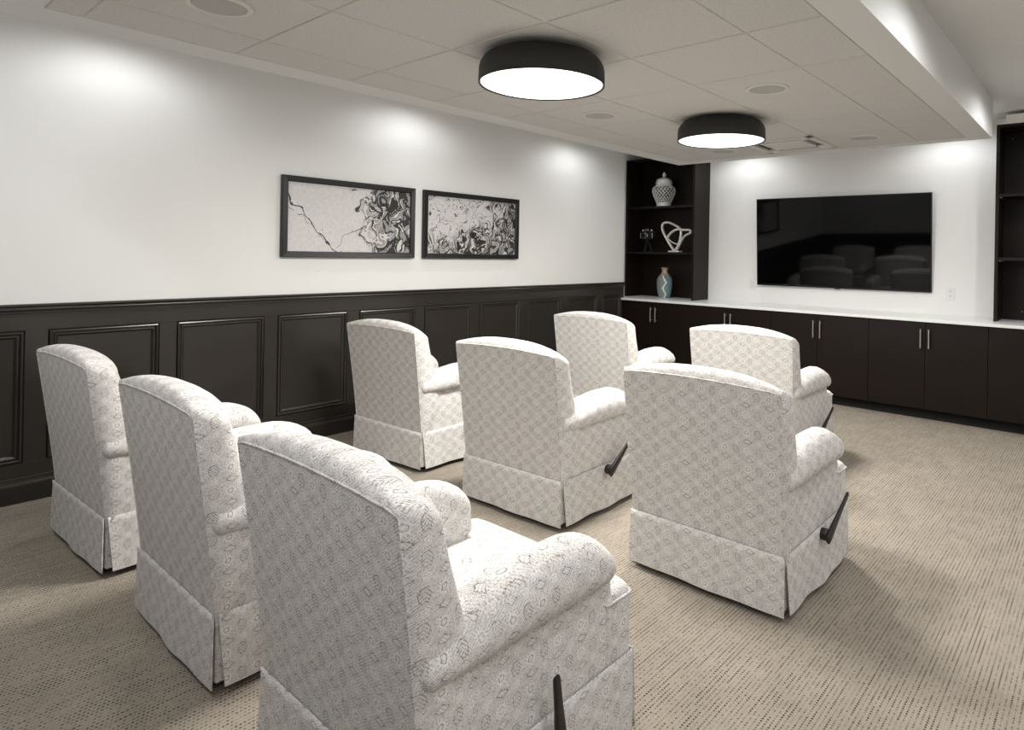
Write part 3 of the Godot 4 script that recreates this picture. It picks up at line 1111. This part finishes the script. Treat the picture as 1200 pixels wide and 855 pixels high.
func make_back() -> MB:
	var m := MB.new()
	var cols := []
	var nu := 28
	for i in nu + 1:
		var u := sin((-1.0 + 2.0 * i / nu) * PI / 2)
		var prof := PackedVector3Array()
		var au := absf(u)
		var ys := 0.870 + 0.014 * (1.0 - u * u)
		var yt := 0.893 + 0.050 * (1.0 - pow(au, 2.4))
		for k in 9:
			var y := lerpf(0.20, ys, k / 8.0)
			prof.append(V(u * back_w(y), y, back_z(y)))
		var edge := func(y: float) -> float:
			var t := lerpf(0.150, 0.098, smoothstep(0.45, 0.86, y))
			var bulge := 0.075 * (1.0 - pow(au, 3.0)) * (0.45 + 0.55 * sin(clampf((y - 0.40) / 0.50, 0.0, 1.0) * PI))
			return back_z(y) - t - bulge
		var yf := ys - 0.045
		var z0 := back_z(ys)
		var z1: float = edge.call(yf)
		for k in range(1, 12):
			var a := PI * k / 12.0
			var f := (1.0 - cos(a)) / 2.0
			var y := lerpf(ys, yf, f) + (yt - ys) * pow(sin(a), 0.75)
			prof.append(V(u * back_w(ys), y, lerpf(z0, z1, f)))
		for k in 11:
			var y := lerpf(yf, 0.36, k / 10.0)
			prof.append(V(u * back_w(y), y, edge.call(y)))
		cols.append(prof)
	for i in nu:
		for k in cols[0].size() - 1:
			m.quad(cols[i][k], cols[i][k + 1], cols[i + 1][k + 1], cols[i + 1][k], 2 if k < 8 else 0)
	# side walls, bulging a little
	for i in [0, nu]:
		var ring: PackedVector3Array = cols[i]
		var s := -1.0 if i == 0 else 1.0
		var mid := PackedVector3Array()
		var last := ring
		for st in [[0.22, 0.008], [0.5, 0.0135], [0.78, 0.016], [1.0, 0.0165]]:
			mid = PackedVector3Array()
			for p in ring:
				var y := clampf(p.y, 0.30, 0.83)
				mid.append(p.lerp(V(s * back_w(y), y, back_z(y) - 0.055), st[0]) + V(s * st[1], 0, 0))
			m.grid([last, mid], 0, true)
			last = mid
	m.fix(0)
	return m


func make_arm(s: float) -> MB:
	var m := MB.new()
	var outer := [Vector2(0.345, 0.22), Vector2(0.345, 0.34), Vector2(0.342, 0.45), Vector2(0.337, 0.494)]
	var roll := [Vector2(0.356, 0.490), Vector2(0.371, 0.502), Vector2(0.380, 0.530), Vector2(0.378, 0.568), Vector2(0.364, 0.602), Vector2(0.338, 0.625), Vector2(0.308, 0.638), Vector2(0.276, 0.637), Vector2(0.254, 0.622), Vector2(0.238, 0.596), Vector2(0.232, 0.562), Vector2(0.231, 0.525), Vector2(0.231, 0.49)]
	var inner := [Vector2(0.230, 0.42), Vector2(0.230, 0.32)]
	var rows := []
	var zs := [-0.008, -0.009, -0.012, -0.018, -0.028, -0.06, -0.12, -0.20, -0.28, -0.36, -0.42, -0.46, -0.50, -0.535, -0.565, -0.590, -0.608, -0.620, -0.627, -0.630]
	var no := outer.size()
	for z in zs:
		var prof := PackedVector3Array()
		var lift: float = -0.034 * smoothstep(-0.34, 0.0, z)
		# the pad falls away in a long curve towards the front
		var q := clampf((-0.42 - z) / 0.212, 0.0, 1.0)
		var drop := 1.0 - 0.86 * (1.0 - sqrt(maxf(0.0, 1.0 - q * q)))
		var k := 0.0
		if z < -0.55:
			var e := clampf((-0.55 - z) / 0.081, 0.0, 1.0)
			k = 1.0 - sqrt(maxf(0.0, 1.0 - e * e))
		var kr := 0.0
		if z > -0.040:
			kr = 0.34 * pow((z + 0.040) / 0.032, 4.0)
		var rear: float = smoothstep(-0.10, 0.0, z)
		for p in outer:
			prof.append(V(s * (p.x - 0.012 * k), p.y, z + rear * back_z(p.y)))
		for p in roll:
			var c := Vector2(0.294, 0.562)
			var r: Vector2 = c + (p - c) * (1.0 - kr)
			r.x = 0.294 + (r.x - 0.294) * (1.0 - 0.55 * k)
			r.y = 0.494 + (r.y - 0.494) * drop
			var ry := r.y + lift * smoothstep(0.49, 0.60, p.y)
			prof.append(V(s * r.x, ry, z + rear * back_z(ry)))
		for p in inner:
			prof.append(V(s * (p.x + 0.02 * k), p.y, z + rear * back_z(p.y)))
		rows.append(prof)
	for i in rows.size() - 1:
		for j in rows[0].size() - 1:
			m.quad(rows[i][j], rows[i][j + 1], rows[i + 1][j + 1], rows[i + 1][j], 0 if j >= no - 1 else 1)
	for e in [0, rows.size() - 1]:
		var ring: PackedVector3Array = rows[e]
		var n := ring.size()
		# close the end between the outer and the inner run
		for j in n / 2:
			m.quad(ring[j], ring[j + 1], ring[n - 2 - j], ring[n - 1 - j], 0 if e > 0 else 2)
	m.fix(0)
	return m


func make_skirt(which: int, sd := 1.0) -> MB:
	# 0 back, 1 side, 2 front
	var m := MB.new()
	var n := 22
	var nv := 8
	var front := []
	var behind := []
	for k in nv + 1:
		var f := float(k) / nv
		var y := lerpf(0.252, 0.028, f)
		var a := PackedVector3Array()
		var b := PackedVector3Array()
		for i in n + 1:
			var t := -1.0 + 2.0 * i / n
			var wave := f * f * (0.006 * sin(t * 4.2 + sd) + 0.004 * sin(t * 9.0 + 1.0 + which))
			var lip := 0.004 * exp(-pow((y - 0.247) / 0.006, 2.0))
			var o: float
			if which == 0:
				o = 0.010 + 0.008 * f + wave * 0.6 + lip
				a.append(V(t * (0.350 + 0.004 * f), y, o)); b.append(V(t * (0.349 + 0.004 * f), y, o - 0.004))
			elif which == 1:
				o = 0.353 + 0.014 * f + wave + lip
				var z := lerpf(-0.004 - 0.018 * f, -0.708, (t + 1) / 2)
				a.append(V(sd * o, y, z)); b.append(V(sd * (o - 0.004), y, z))
			else:
				o = -0.716 - 0.012 * f - wave - lip
				a.append(V(t * (0.352 + 0.006 * f), y, o)); b.append(V(t * (0.348 + 0.006 * f), y, o + 0.004))
		front.append(a); behind.append(b)
	m.grid(front, 0)
	# inner face and the four edges
	var rim := 3
	for k in nv:
		for i in n:
			m.quad(behind[k][i], behind[k + 1][i], behind[k + 1][i + 1], behind[k][i + 1], 1)
		m.quad(front[k][0], front[k + 1][0], behind[k + 1][0], behind[k][0], rim)
		m.quad(front[k][n], behind[k][n], behind[k + 1][n], front[k + 1][n], rim)
	for i in n:
		m.quad(front[0][i], behind[0][i], behind[0][i + 1], front[0][i + 1], 0)
		m.quad(front[nv][i], front[nv][i + 1], behind[nv][i + 1], behind[nv][i], rim)
	m.fix(0)
	return m


func make_lever() -> MB:
	# a flat bar along +z, carried clear of the side by a round boss at the origin
	var m := MB.new()
	var secs := [[-0.030, 0.013, 0.004], [-0.028, 0.0185, 0.007], [0.0, 0.0215, 0.0095], [0.05, 0.0180, 0.0085], [0.14, 0.0125, 0.0060], [0.215, 0.0100, 0.0055], [0.222, 0.0085, 0.004], [0.225, 0.005, 0.002]]
	var rows := []
	for q in secs:
		var ring := PackedVector3Array()
		var lean: float = 0.036 + 0.07 * maxf(0.0, q[0])
		for j in 16:
			var a := TAU * (j + 0.5) / 16
			ring.append(V(lean + q[2] * m.pw(cos(a), 0.5), q[1] * m.pw(sin(a), 0.5), q[0]))
		rows.append(ring)
	m.grid(rows, 0, true)
	for e in [0, rows.size() - 1]:
		var c := Vector3.ZERO
		for p in rows[e]:
			c += p
		m.fan(rows[e], c / 16.0)
	m.fix(0)
	return m


func make_boss() -> MB:
	var m := MB.new().lathe(PackedVector2Array([Vector2(0, -0.012), Vector2(0.023, -0.012), Vector2(0.025, -0.008), Vector2(0.025, 0.024), Vector2(0.019, 0.033), Vector2(0, 0.034)]), Vector3.ZERO, 20)
	for i in m.v.size():
		var p := m.v[i]
		m.v[i] = V(p.y, p.x, p.z)
	m.fix(0)
	return m


func make_recliner() -> Node3D:
	var t := thing("recliner_chair", "x", "armchair", Vector3.ZERO, "patterned recliner chairs facing the television")
	var base := MB.new()
	base.box(V(-0.30, 0.0, -0.62), V(0.30, 0.07, -0.05), 0.01)
	base.box(V(-0.335, 0.05, -0.69), V(0.335, 0.20, -0.015), 0.01)
	obj("base", base, M.under, t)
	obj("backrest", make_back(), M.fabric, t)
	for s in [-1.0, 1.0]:
		obj("arm", make_arm(s), M.fabric, t)
	var seat := MB.new().pillow(V(0, 0.362, -0.365), V(0.236, 0.082, 0.325), 0.30)
	for i in seat.v.size():
		var p := seat.v[i]
		if p.y > 0.362:
			p.y += 0.022 * (1.0 - pow(absf(p.x) / 0.24, 2.0)) * (1.0 - pow(absf(p.z + 0.38) / 0.33, 2.0))
		seat.v[i] = p
	obj("seat_cushion", seat, M.fabric, t)
	var fr := MB.new().pillow(V(0, 0.280, -0.652), V(0.347, 0.165, 0.064), 0.16, 36, 20)
	obj("footrest_panel", fr, M.fabric, t)
	var w := PackedVector3Array()
	for j in 40:
		var a := TAU * (j + 0.5) / 40
		w.append(V(0.3475 * fr.pw(cos(a), 0.16), 0.421 - 0.006 * absf(cos(a)), -0.652 + 0.0645 * fr.pw(sin(a), 0.16)))
	obj("footrest_piping", MB.new().tube(w, 0.0042, 6, true), M.fabric, t)
	# welt round the rear panel
	var wl := PackedVector3Array()
	for k in 13:
		var y := lerpf(0.25, 0.864, k / 12.0)
		wl.append(V(-back_w(y) + 0.0018, y, back_z(y) - 0.0008))
	for k in range(1, 20):
		var u := -1.0 + 2.0 * k / 20.0
		var ys := 0.870 + 0.014 * (1.0 - u * u)
		wl.append(V(u * (back_w(ys) - 0.0018), ys, back_z(ys) + 0.0004))
	for k in 13:
		var y := lerpf(0.864, 0.25, k / 12.0)
		wl.append(V(back_w(y) - 0.0018, y, back_z(y) - 0.0008))
	obj("back_piping", MB.new().tube(wl, 0.0030, 6), M.fabric, t)
	obj("skirt_panel", make_skirt(0), M.fabric, t)
	obj("skirt_panel", make_skirt(1, 1.0), M.fabric, t)
	obj("skirt_panel", make_skirt(1, -1.0), M.fabric, t)
	obj("skirt_panel", make_skirt(2), M.fabric, t)
	for s in [-1.0, 1.0]:
		for zz in [[-0.055, -0.001], [-0.705, -0.655]]:
			obj("corner_pleat", MB.new().box(V(minf(s * 0.290, s * 0.345), 0.035, zz[0]), V(maxf(s * 0.290, s * 0.345), 0.24, zz[1]), 0.006), M.fabric, t)
	var lv := obj("recline_lever", make_lever(), M.lever, t)
	lv.set_meta("label", "dark brown wooden recline lever")
	obj("lever_boss", make_boss(), M.lever, lv)
	return t


func place_recliners() -> void:
	# left x, foot of the back z, lever angle above the horizontal, label, turn
	var spots := [
		[0.597, 5.318, 40.0, "patterned recliner nearest the panelled wall in the rearmost row", 2.4],
		[1.682, 5.290, 40.0, "patterned recliner in the middle of the rearmost row", 0.0],
		[2.730, 5.300, 101.0, "largest patterned recliner in the foreground, cut off by the bottom edge", 0.0],
		[0.505, 3.695, 40.0, "patterned recliner of the middle row closest to the dark panelling", 2.4],
		[1.702, 3.742, 42.0, "patterned recliner in the centre of the middle row", 2.0],
		[2.842, 3.758, 36.0, "patterned recliner at the right end of the middle row, beside open carpet", 0.0],
		[1.018, 2.200, 40.0, "patterned recliner in front row nearer the corner shelves", 1.0],
		[2.262, 2.200, 38.0, "patterned recliner in front row, in front of the cabinet under the television", 0.0],
	]
	var first := make_recliner()
	for i in spots.size():
		var o: Node3D = first
		if i > 0:
			o = first.duplicate()
			o.name = numbered("recliner_chair")
			add_child(o)
		var q: Array = spots[i]
		o.position = V(q[0] + 0.352, 0, q[1])
		o.rotation.y = deg_to_rad(q[4])
		o.set_meta("label", q[3])
		var lv: Node3D = o.get_node("recline_lever")
		lv.transform = Transform3D(Basis(Vector3.RIGHT, deg_to_rad(q[2])) * Basis(Vector3.UP, PI) * Basis.from_scale(V(-1, 1, 1)), V(0.352, 0.165 if i == 2 else 0.222, -0.372))


# ------------------------------------------------------------------ all together
func _ready() -> void:
	set_camera()
	set_environment()
	make_materials()
	M.wall_drop = plain(Color(0.86, 0.86, 0.85), 0.8)
	M.pin = plain(Color(0.30, 0.22, 0.17), 0.6)
	M.bezel = plain(Color(0.10, 0.10, 0.10), 0.3, 0.6)
	M.grille_dark = plain(Color(0.16, 0.16, 0.16), 0.5)
	M.rim = plain(Color(0.84, 0.83, 0.81), 0.5)
	M.camera_body = plain(Color(0.06, 0.058, 0.055), 0.6)
	build_shell()
	build_dropped_ceiling()
	build_panelling()
	build_cabinets()
	build_bookcases()
	place_recliners()
	ceiling_lamp(2.329, 3.847, "dark round ceiling lamp nearer the camera, larger in view")
	ceiling_lamp(2.329, 2.018, "dark round ceiling lamp nearer the television, smaller in view")
	var nm := ["television-side", "middle", "rear"]
	for k in 3:
		downlight(0.45, 1.0 + 2.0 * k, "recessed downlight above the long panelled wall, %s one of three" % nm[k])
		downlight(4.26, 0.85 + 2.15 * k, "recessed downlight beside the right face of the dropped ceiling, %s one of three" % nm[k], 0.95)
	downlight(1.33, -0.19, "recessed downlight above the left half of the television")
	downlight(3.33, -0.19, "recessed downlight above the right half of the television")
	for k in 3:
		downlight(1.2 + 1.9 * k, 6.27, "recessed downlight above the back wall, %s" % ["on the side of the panelled wall", "in the middle", "on the side of the right wall"][k], 1.0)
		downlight(5.35, 0.85 + 2.15 * k, "recessed downlight in the aisle by the right wall, %s one of three" % nm[k], 0.8)
	build_television()
	outlet(1.372, 1.068, "white wall outlet left of the television")
	outlet(3.318, 1.066, "white wall outlet right of the television")
	picture("black framed marbled print nearer the camera, mostly pale with one dark side", 4.013, 2.922, 0)
	picture("black framed marbled print nearer the corner, densely streaked in black", 2.831, 1.729, 1)
	speaker(1.719, 5.066, "round ceiling speaker at the top left near the long wall")
	speaker(1.719, 2.628, "round ceiling speaker between the two dark lamps, on the left")
	speaker(2.938, 2.628, "round ceiling speaker right of the two dark lamps")
	speaker(1.719, 0.799, "round ceiling speaker behind the farther dark lamp")
	speaker(2.938, 0.799, "round ceiling speaker near the television, right of the air unit")
	air_cassette()
	ginger_jar()
	toy_camera()
	sculpture()
	vase()
